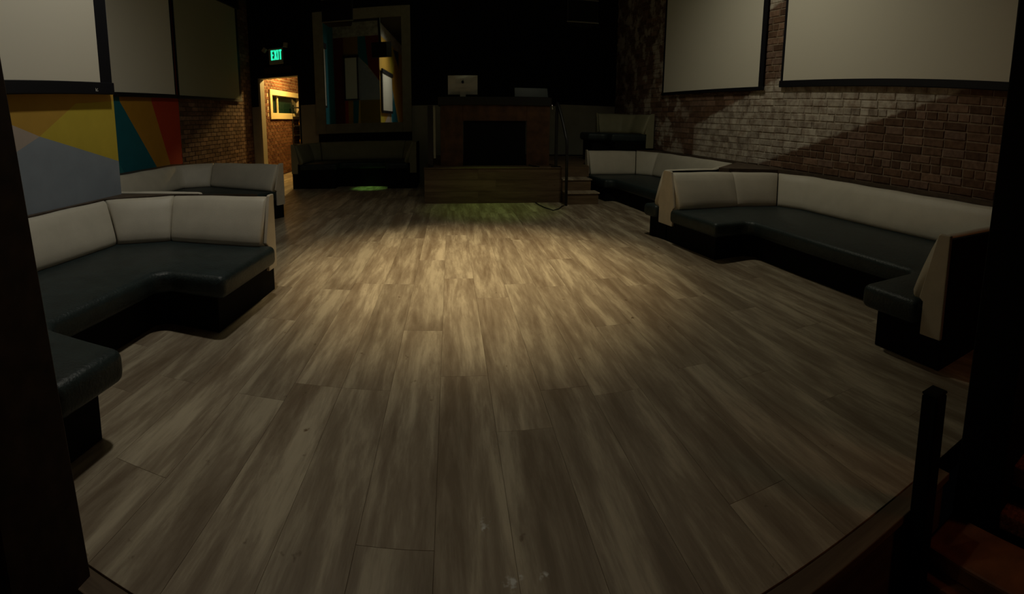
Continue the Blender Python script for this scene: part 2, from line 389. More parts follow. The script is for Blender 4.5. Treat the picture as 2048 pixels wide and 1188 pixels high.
# right wall: local frame, y runs along the wall
wr = bmesh.new(); box(wr, 0, .3, -6.5, 11.62, -.4, H)
wall_right = struct(bm_obj('wall_right', wr, None, loc=(RWX, 0, 0), rz=RWA))
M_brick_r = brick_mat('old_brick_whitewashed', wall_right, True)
M_brick_l = brick_mat('old_brick', wall_left, False)
# mortar with the same wash
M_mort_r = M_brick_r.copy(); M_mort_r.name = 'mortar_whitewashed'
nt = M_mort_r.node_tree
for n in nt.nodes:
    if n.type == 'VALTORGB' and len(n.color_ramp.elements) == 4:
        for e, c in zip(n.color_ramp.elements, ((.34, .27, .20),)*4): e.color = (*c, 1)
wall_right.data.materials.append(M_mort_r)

def brick_mesh(L_, h, d, seed, m):
    r = random.Random(seed); bm = bmesh.new()
    vs = box(bm, -d, .004, 0, L_, 0, h)
    for v in vs: v.co += Vector((r.uniform(-.003, .003), r.uniform(-.004, .004), r.uniform(-.003, .003)))
    fe = [e for e in bm.edges if all(v.co.x < -d*.4 for v in e.verts)]
    bmesh.ops.bevel(bm, geom=fe, offset=.007, segments=1, affect='EDGES')
    bmesh.ops.recalc_face_normals(bm, faces=bm.faces)
    me = bpy.data.meshes.new('brick'); bm.to_mesh(me); bm.free(); me.materials.append(m); return me
CH, BL, J = .098, .27, .013
lay = []
for row in range(0, 45):
    z = .875 + row*CH - CH*.0
    if z+CH > H: break
    header = row % 6 == 2
    L_ = BL/2 if header else BL
    y = .9 + (row % 2)*L_*.5
    rr = random.Random(100+row)
    while y < 11.5:
        l2 = L_ + rr.uniform(-.012, .012)
        if not header and rr.random() < .07: l2 = BL/2
        vis = z < 2.08 or (5.25 < y < 6.15 and z < 3.5) or (y > 8.95) or (z < 3.4 and y < 2.3)
        if vis: lay.append((y, z, l2-J))
        y += l2
def size(t):  # apparent size from the viewpoint: nearest first
    return (t[0]**2 + 4.5**2)
lay = [t for t in lay if t[0] > 1.2]
lay.sort(key=size)
variants = {}
singles = [t for t in lay if t[0] > 1.9 and t[1] < 3.4][:298]
ss = set(id(t) for t in singles)
stuff = bmesh.new(); rs = random.Random(5)
for k, t in enumerate(lay):
    y, z, l2 = t
    if id(t) in ss:
        key = (round(l2, 2) < .2, k % 5)
        if key not in variants: variants[key] = (brick_mesh(.13-J if key[0] else BL-J, CH-J, .010, k, M_brick_r), .13-J if key[0] else BL-J)
        me, ln = variants[key]
        o = link('brick', me, None, wall_right, (rs.uniform(-.003, .002), y, z)); o.scale = (1, l2/ln, 1)
    else:
        dx = rs.uniform(-.003, .002)
        box(stuff, -.010+dx, .004, y, y+l2, z, z+CH-J)
o = bm_obj('bricks', stuff, M_brick_r, wall_right); o['kind'] = 'stuff'
# left brick
stuff = bmesh.new(); rs = random.Random(6)
for row in range(0, 50):
    z = .02+row*.088
    if z > H-.1: break
    y = 8.045 + (row % 2)*.12; 
    while y < YB-.05:
        e = min(y+.24, YB-.01); box(stuff, XR-.002, XR+.009+rs.uniform(-.002, .002), y, e-.012, z, z+.075); y += .25
o = bm_obj('bricks', stuff, M_brick_l, wall_left); o['kind'] = 'stuff'

# ------------------------------------------------------------------ corridor beyond the door
CW = -4.80
cb_ = bmesh.new(); 
# wall with window opening Y 12.72..14.9, z 1.75..2.24
wy0, wy1, wz0, wz1 = 12.72, 15.3, 1.76, 2.25
box(cb_, CW-.2, CW, YB+.22, wy0, 0, 3.4); box(cb_, CW-.2, CW, wy1, 16.2, 0, 3.4); box(cb_, CW-.2, CW, wy0, wy1, 0, wz0); box(cb_, CW-.2, CW, wy0, wy1, wz1, 3.4)
cor = struct(bm_obj('wall_corridor', cb_, mat('light_mortar', (.50, .40, .26), .9)))
stuff = bmesh.new(); rs = random.Random(8)
for row in range(0, 36):
    z = .01+row*.088
    y = YB+.23 + (row % 2)*.12
    while y < 16.1:
        e = min(y+.24, 16.15)
        if not (z+.075 > 1.68 and z < 2.32 and e > 12.66 and y < 15.4):
            box(stuff, CW-.002, CW+.010+rs.uniform(-.003, .003), y, e-.014, z, z+.073)
        y += .25
M_brick_c = brick_mat('corridor_brick', cor, False)
for n in M_brick_c.node_tree.nodes:
    if n.type == 'VALTORGB' and len(n.color_ramp.elements) == 4:
        for e, c in zip(n.color_ramp.elements, ((.13, .05, .022), (.19, .08, .035), (.22, .10, .045), (.26, .12, .06))): e.color = (*c, 1)
o = bm_obj('bricks', stuff, M_brick_c, cor); o['kind'] = 'stuff'
cb2 = bmesh.new(); box(cb2, -5.0, -3.1, 16.0, 16.2, 0, 3.4); box(cb2, -3.2, -3.0, YB+.22, 16.0, 0, 3.4); box(cb2, -5.0, -3.0, YB+.22, 16.2, 3.4, 3.5)
struct(bm_obj('wall_corridor_end', cb2, mat('dim_corridor_paint', (.05, .045, .035), .8)))
M_winf = mat('cream_window_frame', (.80, .66, .34), .5, .4)
win = struct(bpy.data.objects.new('window_1', None)); C.objects.link(win); win.location = (CW, 12.6, 1.6)
def wbar(nm, y0, y1, z0, z1, m=M_winf, x0=0.012, x1=.05):
    bm = bmesh.new(); box(bm, x0, x1, y0-12.6, y1-12.6, z0-1.6, z1-1.6); bevel(bm, .004, 1); return bm_obj(nm, bm, m, win)
wbar('window_frame', 12.56, 15.46, 2.25, 2.40); wbar('window_frame', 12.56, 15.46, 1.59, 1.76)
wbar('window_frame', 12.56, 12.72, 1.76, 2.25); wbar('window_frame', 15.3, 15.46, 1.76, 2.25)
wbar('mullion', 13.30, 13.36, 1.76, 2.25, M_winf, -.06, -.02)
wbar('pane', 12.72, 15.3, 1.76, 2.25, mat('dark_green_glass', (.01, .03, .02), .12, .6), -.12, -.10)
# dark shelf rack in front of the far end of the window
rack = thing('shelf_rack', 'dark metal shelf rack with small bottles in the corridor past the lit window', 'shelf', (CW+.30, 14.45, 0))
for k in range(7):
    bm = bmesh.new(); box(bm, -.27, .1, -.05, .75, .25+k*.28, .27+k*.28); bm_obj('shelf', bm, M_met, rack)
for px, py in ((-.27, -.05), (.08, -.05), (-.27, .73), (.08, .73)):
    bm = bmesh.new(); box(bm, px, px+.025, py, py+.025, 0, 2.1); bm_obj('upright', bm, M_met, rack)
bm = bmesh.new(); box(bm, -.275, .11, .755, .77, 0, 2.1); bm_obj('back_panel', bm, M_base, rack)
M_amber = mat('amber_glass', (.35, .16, .02), .15, .6)
for k, (px, py, kk) in enumerate(((-.02, .0, 6), (-.1, .1, 5), (-.04, .02, 4), (.02, .2, 3), (-.06, .0, 3), (-.02, .15, 2))):
    b_ = bmesh.new()
    prof = [(.028, 0), (.03, .1), (.012, .14), (.012, .18)]
    rings = [[b_.verts.new((r*math.cos(t*math.pi/4), r*math.sin(t*math.pi/4), z)) for t in range(8)] for r, z in prof]
    for i in range(3):
        for t in range(8): b_.faces.new((rings[i][t], rings[i][(t+1) % 8], rings[i+1][(t+1) % 8], rings[i+1][t]))
    b_.faces.new(rings[0]); b_.faces.new(rings[-1])
    o = bm_obj('bottle', b_, M_amber, None, True, loc=(CW+.30+px, 14.45+py+.04, .271+(kk-1)*.28))
    tag(o, 'small amber bottle on the dark shelf rack in the corridor', 'bottle', 'bottles on the corridor rack')

# ------------------------------------------------------------------ ledges behind the booths
def ledge(name, label, pts, z0, z1):
    bm = bmesh.new(); prism(bm, pts, z0, z1); o = bm_obj(name, bm, M_ledge); return tag(o, label, 'ledge')
eps = .012
def rwx(y): return RWX - .063*y - .02
ledge('wall_ledge', 'long dark wooden ledge behind the booths along the right brick wall', [(4.40, 1.42), (rwx(1.42), 1.42), (rwx(11.0), 11.0), (rwx(11.0)-.0, 9.22), (3.68, 9.22), (4.08, 8.82), (4.26, 6.42), (3.32, 5.42), (3.42, 5.33), (4.16, 5.24), (4.41, 4.72)], .80, .865)
ledge('wall_ledge', 'dark wooden ledge behind the near left booth under the mural', [(XN+.003, .4), (XN+.003, 3.785), (-3.06, 3.80), (-1.6, 3.80), (-2.42, 3.785), (-2.985, 3.44), (-3.0, .4)], .745, .80)
ledge('wall_ledge', 'dark wooden ledge on the recessed left wall behind the far booth', [(XR+.004, 3.80), (XR+.004, 7.66), (-3.95, 7.66), (-4.6, 7.32), (-4.66, 4.3), (-4.3, 3.84), (-3.1, 3.82)], .745, .80)

# ------------------------------------------------------------------ booths
def lint(p, d, q, e):
    den = d[0]*e[1]-d[1]*e[0]
    t = ((q[0]-p[0])*e[1]-(q[1]-p[1])*e[0])/den
    return (p[0]+d[0]*t, p[1]+d[1]*t)
def booth(name, label, rear, inside, D, zs, zt, zf=0, ext=.10, caps=(1, 1), cap_bottom=.2, capw=.19, over=.09, group=None, closed_rear=True, double=(0, 0), segs=None, groups=None, vin=None):
    """rear: 6 plan points of the back line; D: depth to base front for wing1, back, wing2"""
    root = thing(name, label, 'booth', (rear[0][0], rear[0][1], zf), 0, group)
    ox, oy = rear[0]
    P = [Vector((p[0]-ox, p[1]-oy)) for p in rear]; ins = Vector((inside[0]-ox, inside[1]-oy))
    ns = []; ds = []
    for a, b_ in zip(P, P[1:]):
        d = (b_-a).normalized(); n = Vector((-d.y, d.x))
        if (ins-a).dot(n) < 0: n = -n
        ns.append(n); ds.append(d)
    ex_ = ext if isinstance(ext, tuple) else (ext, ext)
    def off(dist, ex=(0, 0)):
        out = []
        for k in range(len(P)):
            if k == 0: out.append(P[0]+ns[0]*dist-ds[0]*ex[0])
            elif k == len(P)-1: out.append(P[-1]+ns[-1]*dist+ds[-1]*ex[1])
            else: out.append(Vector(lint(P[k-1]+ns[k-1]*dist, ds[k-1], P[k]+ns[k]*dist, ds[k])))
        return out
    if segs is None: segs = (0, 2, 4) if len(P) == 6 else tuple(range(0, len(P)-1, 2))
    if groups is None: groups = [[k] for k in range(len(P)-1)]
    def seatline(extra, ex):
        pts = [P[0]+ns[0]*(D[0]+extra)-ds[0]*ex[0]]
        for (a, da), (b_, db) in zip(zip(segs, D), list(zip(segs, D))[1:]):
            c = Vector(lint(P[a]+ns[a]*(da+extra), ds[a], P[b_]+ns[b_]*(db+extra), ds[b_]))
            ch = .07
            pts += [c-ds[a]*ch*1.0, c+ds[b_]*ch]
        pts.append(P[-1]+ns[-1]*(D[-1]+extra)+ds[-1]*ex[1])
        return pts
    # base plinth
    bm = bmesh.new(); be = max(0, ex_[1]-.12); q = off(.03, (0, be))+seatline(0, (0, be))[::-1]; prism(bm, [tuple(p) for p in q], 0, zs-.13); bevel(bm, .006, 1)
    bm_obj('base', bm, M_base, root)
    # seat
    bm = bmesh.new(); q = off(.16, ex_)+seatline(over, ex_)[::-1]; 
    prism(bm, [tuple(p) for p in q], zs-.155, zs); bevel(bm, .05, 4, .3)
    bmesh.ops.subdivide_edges(bm, edges=[e for e in bm.edges if e.calc_length() > .5], cuts=3)
    bm_obj('seat_cushion', bm, M_black, root, True)
    # backrests
    prof = [(.035, zs-.02), (.035, zt-.04), (.045, zt-.012), (.065, zt), (.10, zt-.004), (.130, zt-.03), (.160, zt-.10), (.205, zt-.5*(zt-zs)), (.245, zs+.10), (.262, zs+.045), (.258, zs+.015), (.235, zs-.01)]
    cache = {d: off(d) for d, z in prof}
    for g_ in groups:
        bm = bmesh.new(); rows = []
        tot = sum((P[k+1]-P[k]).length for k in g_); run = 0
        for k in g_:
            ln = (P[k+1]-P[k]).length
            n = max(6, int(ln/.12))
            ts = [i/n for i in range(0, n+1)]
            if k == g_[0]: ts += [.012/ln, .035/ln]
            if k == g_[-1]: ts += [1-.035/ln, 1-.012/ln]
            ts = sorted(ts)
            if k != g_[0]: ts = ts[1:]
            for t in ts:
                s_ = run+t*ln; ed = min(s_, tot-s_)
                pinch = .0 if ed > .07 else -.015*(1-ed/.07)**2
                row = []
                for j, (d, z) in enumerate(prof):
                    a, b_ = cache[d][k], cache[d][k+1]
                    lo = .001/ln if k == g_[0] else 0; hi = 1-.001/ln if k == g_[-1] else 1
                    p = a.lerp(b_, min(max(t, lo), hi))
                    dd = pinch if j > 2 else 0
                    bulge = .012*math.sin(math.pi*s_/tot) if 5 < j < 9 else 0
                    wav = .003*math.sin(s_*9+j) if j in (3, 4) else 0
                    p = p + ns[k]*(dd+bulge)
                    row.append(bm.verts.new((p.x, p.y, z+wav+(pinch*.4 if j in (2, 3, 4, 5) else 0))))
                rows.append(row)
            run += ln
        m_ = len(prof)
        for i in range(len(rows)-1):
            for j in range(m_): bm.faces.new((rows[i][j], rows[i+1][j], rows[i+1][(j+1) % m_], rows[i][(j+1) % m_]))
        bm.faces.new(rows[0]); bm.faces.new(rows[-1])
        bm_obj('backrest', bm, vin or M_white, root, True)
    # rear board
    bm = bmesh.new(); a = off(.006); b_ = off(.034); prism(bm, [tuple(p) for p in a+b_[::-1]], 0 if closed_rear else zs-.1, zt-.015)
    bm_obj('rear_board', bm, M_base, root)
    # end panels
    for which, on in ((0, caps[0]), (1, caps[1])):
        if not on: continue
        k = 0 if which == 0 else len(P)-2
        e0 = P[0] if which == 0 else P[-1]; dd = -ds[0] if which == 0 else ds[-1]; n = ns[k]
        cb = cap_bottom
        half = [(capw-.03, cb), (capw-.03, zs-.005), (capw, zs+.015), (.085, zt+.004), (.07, zt+.012)]
        if double[which]:
            pr = half + [(-a_, z_) for a_, z_ in half[::-1]]
        else:
            pr = half + [(.0, zt+.012), (.0, cb)]
        bm = bmesh.new()
        A = [bm.verts.new((*(e0+n*u+dd*.002), z)) for u, z in pr]; B = [bm.verts.new((*(e0+n*u+dd*.030), z)) for u, z in pr]
        bm.faces.new(A); bm.faces.new(B[::-1]); m_ = len(pr)
        for i in range(m_): bm.faces.new((A[i], B[i], B[(i+1) % m_], A[(i+1) % m_]))
        bevel(bm, .006, 2, .5)
        bm_obj('end_panel', bm, vin or M_cap, root)
    return root

booth('booth', 'near left U-shaped booth, white backrest and black seat, below the blue-grey mural',
      [(-1.46, 3.74), (-2.40, 3.785), (-2.985, 3.42), (-3.0, 1.35), (-2.7, 1.03), (-1.46, 1.03)], (-1.8, 2.1), (.95, 1.0, .50), .42, .80, ext=.10)
booth('booth', 'far left booth with white backrest below the bare red brick wall',
      [(-2.20, 3.82), (-4.1, 3.84), (-4.62, 4.3), (-4.60, 7.25), (-3.95, 7.6), (-2.48, 6.90)], (-2.2, 5.3), (.35, 1.0, .9), .42, .81, caps=(0, 1), groups=[[0], [1], [2, 3], [4]], ext=.02)
booth('booth', 'near right U-shaped booth, long white backrest along the whitewashed brick wall',
      [(2.50, 5.19), (3.40, 5.30), (4.14, 5.21), (4.38, 4.70), (4.44, 1.86), (4.22, 1.46), (2.50, 1.46)], (2.8, 3.0), (.95, 1.30, .52), .41, .83, double=(1, 0), capw=.18, ext=.08, segs=(0, 3, 5), groups=[[0], [1], [2, 3], [4], [5]])
booth('booth', 'far right booth with white backrest between the stage steps and the nearer right booth',
      [(2.50, 5.20), (3.30, 5.40), (4.24, 6.42), (4.06, 8.80), (3.66, 9.20), (2.60, 9.10)], (2.9, 7.2), (.33, 1.2, .95), .40, .85, caps=(0, 1), ext=.05)
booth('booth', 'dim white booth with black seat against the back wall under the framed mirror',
      [(-3.40, 10.1), (-3.40, 11.15), (-3.1, 11.42), (-1.0, 11.42), (-.70, 11.15), (-.70, 10.1)], (-2, 10.5), (.95, .92, .62), .54, .96, cap_bottom=.33, capw=.17, ext=.0, over=.04, vin=M_white_dim)
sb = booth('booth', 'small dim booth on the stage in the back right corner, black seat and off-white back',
      [(4.06, 9.28), (4.00, 9.95), (3.75, 10.28), (3.14, 10.28)], (3.4, 9.5), (.85, .75), .58, .99, zf=.6, caps=(1, 1), cap_bottom=.3, capw=.2, ext=(.03, .42), groups=[[0, 1, 2]], vin=M_white_dim)

# ------------------------------------------------------------------ stage, steps, rail
stage = thing('stage', 'low plank-clad stage platform carrying the wooden sound desk', 'stage', (-.44, 8.12, 0))
SX0, SX1 = -.44, 4.1
bm = bmesh.new(); prism(bm, [(0, .03), (2.33, .03), (2.33, .44), (2.93, .44), (2.93, 1.10), (4.44, 1.10), (4.44, 3.46), (0, 3.46)], 0, .585); bm_obj('platform', bm, M_base, stage)
zr = [.0, .2, .4, .585]
for k in range(3):
    for a, b_ in ((0, .9+.3*(k % 2)), (.9+.3*(k % 2), 2.33)):
        bm = bmesh.new(); box(bm, a+.001, b_-.001, .008, .03, zr[k]+.001, zr[k+1]-.002); bm_obj('plank', bm, M_stage, stage)
bm = bmesh.new(); box(bm, -.005, 2.335, -.005, .06, .585, .605); bevel(bm, .004, 1); bm_obj('edge_trim', bm, M_stage, stage)
for k in range(12):
    a, b_ = .06+k*.25, .06+(k+1)*.25-.003
    bm = bmesh.new()
    if b_ < 1.10: box(bm, 0, 2.33, a, b_, .585, .6)
    else: box(bm, 0, 4.44, a, b_, .585, .6)
    bm_obj('plank', bm, M_stage, stage)
for a, b_ in ((.44, .70), (.703, 1.055)):
    bm = bmesh.new(); box(bm, 2.335, 2.93, a, b_, .585, .6); bm_obj('plank', bm, M_stage, stage)
bm = bmesh.new(); box(bm, 2.335, 2.93, .41, .438, .40, .583); bm_obj('plank', bm, M_stage, stage)
steps = thing('stage_steps', 'two small wood-clad steps up to the stage beside the black handrail', 'steps', (1.90, 7.86, 0))
for k, (y0, z0, z1, x1) in enumerate(((0, 0, .2, .60), (.27, .2, .4, .54))):
    bm = bmesh.new(); box(bm, 0, x1-.02, y0+.02, .66, z0, z1-.022); bm_obj('riser', bm, M_stage, steps)
    bm = bmesh.new(); box(bm, -.0 if k == 1 else 0, x1, y0, .66 if k == 1 else .3, z1-.022, z1); bevel(bm, .004, 1); bm_obj('tread', bm, M_floor, steps)

rail = thing('handrail', 'black steel handrail curving down from the stage beside the steps', 'handrail', (1.80, 8.2, .605))
bm = bmesh.new(); box(bm, -.022, .022, -.022, .022, 0, 1.09); bm_obj('post', bm, M_met, rail)
bm = bmesh.new(); box(bm, -.075, .075, -.06, .06, 0, .012); bm_obj('base_plate', bm, M_met, rail)
bm = bmesh.new(); pts = []
for t in range(13):
    s = t/12
    pts.append((0+.085*s, -.40*s, 1.09 - .62*s**1.25)); 
pts += [(.087, -.415, .36), (.088, -.42, .2), (.09, -.425, -.605)]
tube(bm, pts, .025, 8); bm_obj('bent_rail', bm, M_met, rail, True)
bm = bmesh.new(); tube(bm, [(1.43, 8.09, .012), (1.45, 7.85, .012), (1.49, 7.6, .012), (1.58, 7.32, .012), (1.70, 7.45, .012), (1.80, 7.68, .012), (1.84, 7.72, .012)], .008, 6)
tag(bm_obj('cable', bm, M_met, None, True), 'thin black cable looping on the floor in front of the stage steps', 'cable')
bm = bmesh.new(); tube(bm, [(1.36, 8.6, .615), (1.40, 8.4, .615), (1.44, 8.25, .615), (1.50, 8.16, .615)], .010, 6)
tag(bm_obj('cable', bm, M_met, None, True), 'thin black cable lying on the stage floor in front of the sound desk', 'cable')

# ------------------------------------------------------------------ sound desk
M_desk = mat('reddish_plywood', (.075, .033, .013), .6, .4, noise=.45, nscale=6)
desk = thing('sound_desk', 'reddish wooden sound desk with a wide black front opening standing on the stage', 'desk', (-.17, 8.5, .6))
W_ = 1.91
for nm, dims, m_ in (('side_panel', (0, .39, 0, .03, 0, 1.05), M_desk), ('side_panel', (1.50, W_, 0, .03, 0, 1.05), M_desk), ('top_rail', (.39, 1.50, 0, .03, .78, 1.05), M_desk),
                     ('front_speaker_screen', (.40, 1.49, .04, .07, 0.01, .78), M_base), ('cheek', (0, .03, .03, .8, 0, 1.05), M_desk), ('cheek', (W_-.03, W_, .03, .8, 0, 1.05), M_desk),
                     ('counter_rim', (-.04, W_+.02, -.03, .85, 1.05, 1.19), M_met)):
    bm = bmesh.new(); box(bm, *dims); bevel(bm, .004, 1); bm_obj(nm, bm, m_, desk)
# desktop computer seen from behind
M_alu = mat('brushed_aluminium', (.55, .54, .50), .38, .5, metal=.35)
imac = thing('computer', 'silver all-in-one desktop computer seen from behind, on the sound desk', 'computer', (.225, 8.75, 1.79))
bm = bmesh.new()
xs = [-.26, -.13, 0, .13, .26]; zs_ = [.05, .14, .24, .33, .38]
grid = [[bm.verts.new((x_, -.035*(1-(x_/.26)**2)*(1-((z_-.2)/.2)**2) , z_)) for x_ in xs] for z_ in zs_]
back = [[bm.verts.new((x_, .012, z_)) for x_ in xs] for z_ in zs_]
for a in range(4):
    for b_ in range(4):
        bm.faces.new((grid[a][b_], grid[a][b_+1], grid[a+1][b_+1], grid[a+1][b_])); bm.faces.new((back[a][b_], back[a+1][b_], back[a+1][b_+1], back[a][b_+1]))
for a in range(4):
    bm.faces.new((grid[a][0], grid[a+1][0], back[a+1][0], back[a][0])); bm.faces.new((grid[a][4], back[a][4], back[a+1][4], grid[a+1][4]))
    bm.faces.new((grid[0][a], back[0][a], back[0][a+1], grid[0][a+1])); bm.faces.new((grid[4][a], grid[4][a+1], back[4][a+1], back[4][a]))
bm_obj('housing', bm, M_alu, imac)
bm = bmesh.new(); box(bm, -.05, .05, -.075, -.06, .0, .15); box(bm, -.05, .05, -.062, -.03, .13, .15); box(bm, -.08, .08, -.09, .09, 0, .008); bm_obj('stand', bm, M_alu, imac)
bm = bmesh.new()
def disc(cx, cz, r, n=20, bite=None, y=-.041):
    vs = []
    for t in range(n):
        a = t*2*math.pi/n; x_, z_ = cx+r*math.cos(a)*.95, cz+r*math.sin(a)
        if bite:
            bx_, bz_, br = bite; d = math.hypot(x_-bx_, z_-bz_)
            if d < br: x_, z_ = bx_-(br)*abs(x_-bx_)/max(d, 1e-6), bz_+br*(z_-bz_)/max(d, 1e-6)
        vs.append(bm.verts.new((x_, y, z_)))
    bm.faces.new(vs)
disc(0, .265, .026, 24, (.034, .27, .016)); 
vs = [bm.verts.new((x_, -.041, z_)) for x_, z_ in ((.0, .294), (.002, .304), (.012, .312), (.011, .301))]; bm.faces.new(vs)
bm_obj('emblem', bm, M_brd, imac)
M_acr = mat('smoky_acrylic', (.03, .045, .038), .25, .6, trans=.0)
lid = thing('dust_cover', 'low smoky translucent dust cover on the right end of the sound desk', 'cover', (1.42, 8.62, 1.79))
bm = bmesh.new(); prism(bm, [(-.30, -.05), (.30, -.05), (.30, .30), (-.30, .30)], 0, .17)
for v in bm.verts:
    if v.co.z > .1: v.co.y += .04; v.co.x -= .012 if v.co.x > 0 else 0
bevel(bm, .006, 1); bm_obj('shell', bm, M_acr, lid)
bm = bmesh.new(); box(bm, -.31, .315, -.06, .31, 0, .012); bm_obj('rim', bm, M_met, lid)
post = thing('metal_column', 'narrow black metal column at the left end of the sound desk', 'post', (-.38, 8.3, .6))
bm = bmesh.new(); box(bm, 0, .085, 0, .08, 0, 1.04); bm_obj('shaft', bm, M_met, post)
bm = bmesh.new(); box(bm, .095, .13, .03, .06, 0.15, 1.02); bm_obj('light_strip', bm, mat('dull_aluminium', (.3, .29, .22), .4, .5), post)
tl = thing('desk_lamp', 'small chrome lamp knob at the right edge of the sound desk', 'lamp', (1.775, 8.47, 1.60))
bm = bmesh.new(); bmesh.ops.create_uvsphere(bm, u_segments=10, v_segments=6, radius=.018); bm_obj('knob', bm, mat('chrome', (.8, .8, .8), .1, .5, metal=1), tl, True)
bm = bmesh.new(); tube(bm, [(0, .0, 0), (0, .0, .05), (-.02, .01, .09)], .006, 6); bm_obj('stem', bm, mat('chrome_stem', (.8, .8, .8), .15, .5, metal=1), tl, True)

# ------------------------------------------------------------------ mirror
mir = thing('wall_mirror', 'tall framed wall mirror above the back booth reflecting the colourful mural', 'mirror', (-2.03, YB-.06, 1.15), math.radians(-1.2))
fx0, fx1, fz0, fz1 = -1.17, 1.14, .0, 2.86     # outer
gx0, gx1, gz0, gz1 = -.93, .93, .23, 2.62
for dims in ((fx0, gx0, -.05, 0, fz0, fz1), (gx1, fx1, -.05, 0, fz0, fz1), (gx0, gx1, -.05, 0, fz0, gz0), (gx0, gx1, -.05, 0, gz1, fz1)):
    bm = bmesh.new(); box(bm, *dims); bevel(bm, .008, 2); bm_obj('frame', bm, M_frame, mir)
bm = bmesh.new(); box(bm, gx0, gx1, -.02, -.012, gz0, gz1); bm_obj('glass', bm, M_mirror, mir)

# ------------------------------------------------------------------ EXIT sign
M_sign = mat('exit_sign_housing', (.38, .36, .28), .5, .4)
M_green = mat('green_led_letters', (0, .3, .2), .5, .3, emit=(.03, 1, .52), estr=.95)
ex = thing('exit_sign', 'green glowing EXIT sign with two emergency lamp heads above the lit doorway', 'sign', (-4.165, YB-.015, 2.90))
bm = bmesh.new(); box(bm, -.18, .18, -.05, 0, 0, .38); bevel(bm, .008, 1); bm_obj('housing', bm, M_sign, ex)
bm = bmesh.new(); y0, y1 = -.056, -.05
def lb(x0, x1, z0, z1): box(bm, x0, x1, y0, y1, z0, z1)
def dia(xa, za, xb, zb, t):
    vs = [(xa-t, za), (xa+t, za), (xb+t, zb), (xb-t, zb)]
    A = [bm.verts.new((a, y0, b_)) for a, b_ in vs]; B = [bm.verts.new((a, y1, b_)) for a, b_ in vs]
    bm.faces.new(A); bm.faces.new(B)
    for i in range(4): bm.faces.new((A[i], A[(i+1) % 4], B[(i+1) % 4], B[i]))
zb, zh = .10, .335; t_ = .019
lb(-.125, -.125+2*t_, zb, zh); [lb(-.10, -.058, z, z+.036) for z in (zb, (zb+zh)/2-.018, zh-.036)]
dia(-.032, zb, .022, zh, t_); dia(.022, zb, -.032, zh, t_)
lb(.045, .045+.032, zb, zh); lb(.090, .152, zh-.036, zh); lb(.106, .138, zb, zh)
bm_obj('lettering', bm, M_green, ex)
for sx, rz_, zz in ((-.29, .7, .36), (.265, .2, .43)):
    bm = bmesh.new(); box(bm, -.05, .05, -.05, .03, -.055, .055); bmesh.ops.rotate(bm, verts=bm.verts, cent=(0, 0, 0), matrix=Matrix.Rotation(rz_, 3, 'Y')); bevel(bm, .008, 1)
    for v in bm.verts: v.co += Vector((sx, -.04, zz))
    bm_obj('lamp_head', bm, M_sign, ex)
bm = bmesh.new(); tube(bm, [(-.25, -.03, .35), (-.12, -.03, .37)], .008, 6); bm_obj('lamp_arm', bm, M_sign, ex)
bm = bmesh.new(); tube(bm, [(.22, -.03, .40), (.12, -.03, .37)], .008, 6); bm_obj('lamp_arm', bm, M_sign, ex)
nd = bx('door_plaque', mat('dark_red_plaque', (.03, .012, .008), .6, .3), None, -4.50, -3.80, YB-.02, YB-.002, 2.68, 2.84)
tag(nd, 'unreadable dark brown plaque between the EXIT sign and the lit doorway', 'sign')

# ------------------------------------------------------------------ projection screens
def screen(label, parent_loc, rz, w0, w1, z0, z1, bl, br, bb, zc, fab=None, logo=False):
    """screen plane: local x = outward (into the room is -x), y along the wall"""
    t = thing('projection_screen', label, 'screen', parent_loc, rz)
    for nm, dims, m_ in (('screen_fabric', (-.012, -.006, w0, w1, z0, z1), fab or M_fab), ('border', (-.014, -.004, w0-bl, w0, z0-.001, z1), M_brd), ('border', (-.014, -.004, w1, w1+br, z0-.001, z1), M_brd),
                         ('bottom_bar', (-.024, .006, w0-bl-.02, w1+br+.02, z0-bb, z0), M_brd), ('case', (-.06, .01, w0-bl-.03, w1+br+.03, z1, zc), M_brd)):
        bm = bmesh.new(); box(bm, *dims)
        if nm in ('bottom_bar', 'case'): bevel(bm, .006, 1)
        o = bm_obj(nm, bm, m_, t)
    if logo:
        bm = bmesh.new(); yb = w1+.02
        for pts in (((0, 0), (.012, 0), (.012, .026), (0, .026)), ((.014, .006), (.026, .018), (.022, .024), (.012, .014)), ((.018, .0), (.03, .0), (.03, .006), (.018, .006))):
            vs = [bm.verts.new((-.0255, a+yb-.06, b_+z0-.058)) for a, b_ in pts]; bm.faces.new(vs)
        bm_obj('maker_emblem', bm, mat('pale_badge', (.5, .5, .5), .4), t)
    return t
def flip(label, X, w0, w1, z0, z1, bl, br, bb, zc, fab=None):
    # left walls: outward is -x, so mirror the local frame by rotating 180 deg
    t = screen(label, (X, 0, 0), math.pi, -w1, -w0, z0, z1, br, bl, bb, zc, fab)
    return t
s1 = flip('nearest left projection screen, brightest, hanging over the yellow and blue-grey mural', -2.99, 1.25, 3.53, 1.885, 3.35, .06, .17, .11, 3.5)
bm = bmesh.new()
for pts in (((0, 0), (.014, 0), (.004, .03), (0, .03)), ((.012, .008), (.03, .022), (.03, .030), (.010, .014)), ((.018, .0), (.034, .0), (.034, .008), (.018, .008))):
    vs = [bm.verts.new((-.0255, -3.44-a, 1.80+b_)) for a, b_ in pts]; bm.faces.new(vs)
bm_obj('maker_emblem', bm, mat('pale_badge', (.5, .5, .5), .4), s1)
flip('middle left projection screen, grey-brown, above the teal and orange mural', -4.84, 5.2, 7.83, 2.08, 4.15, .06, .05, .07, 4.35)
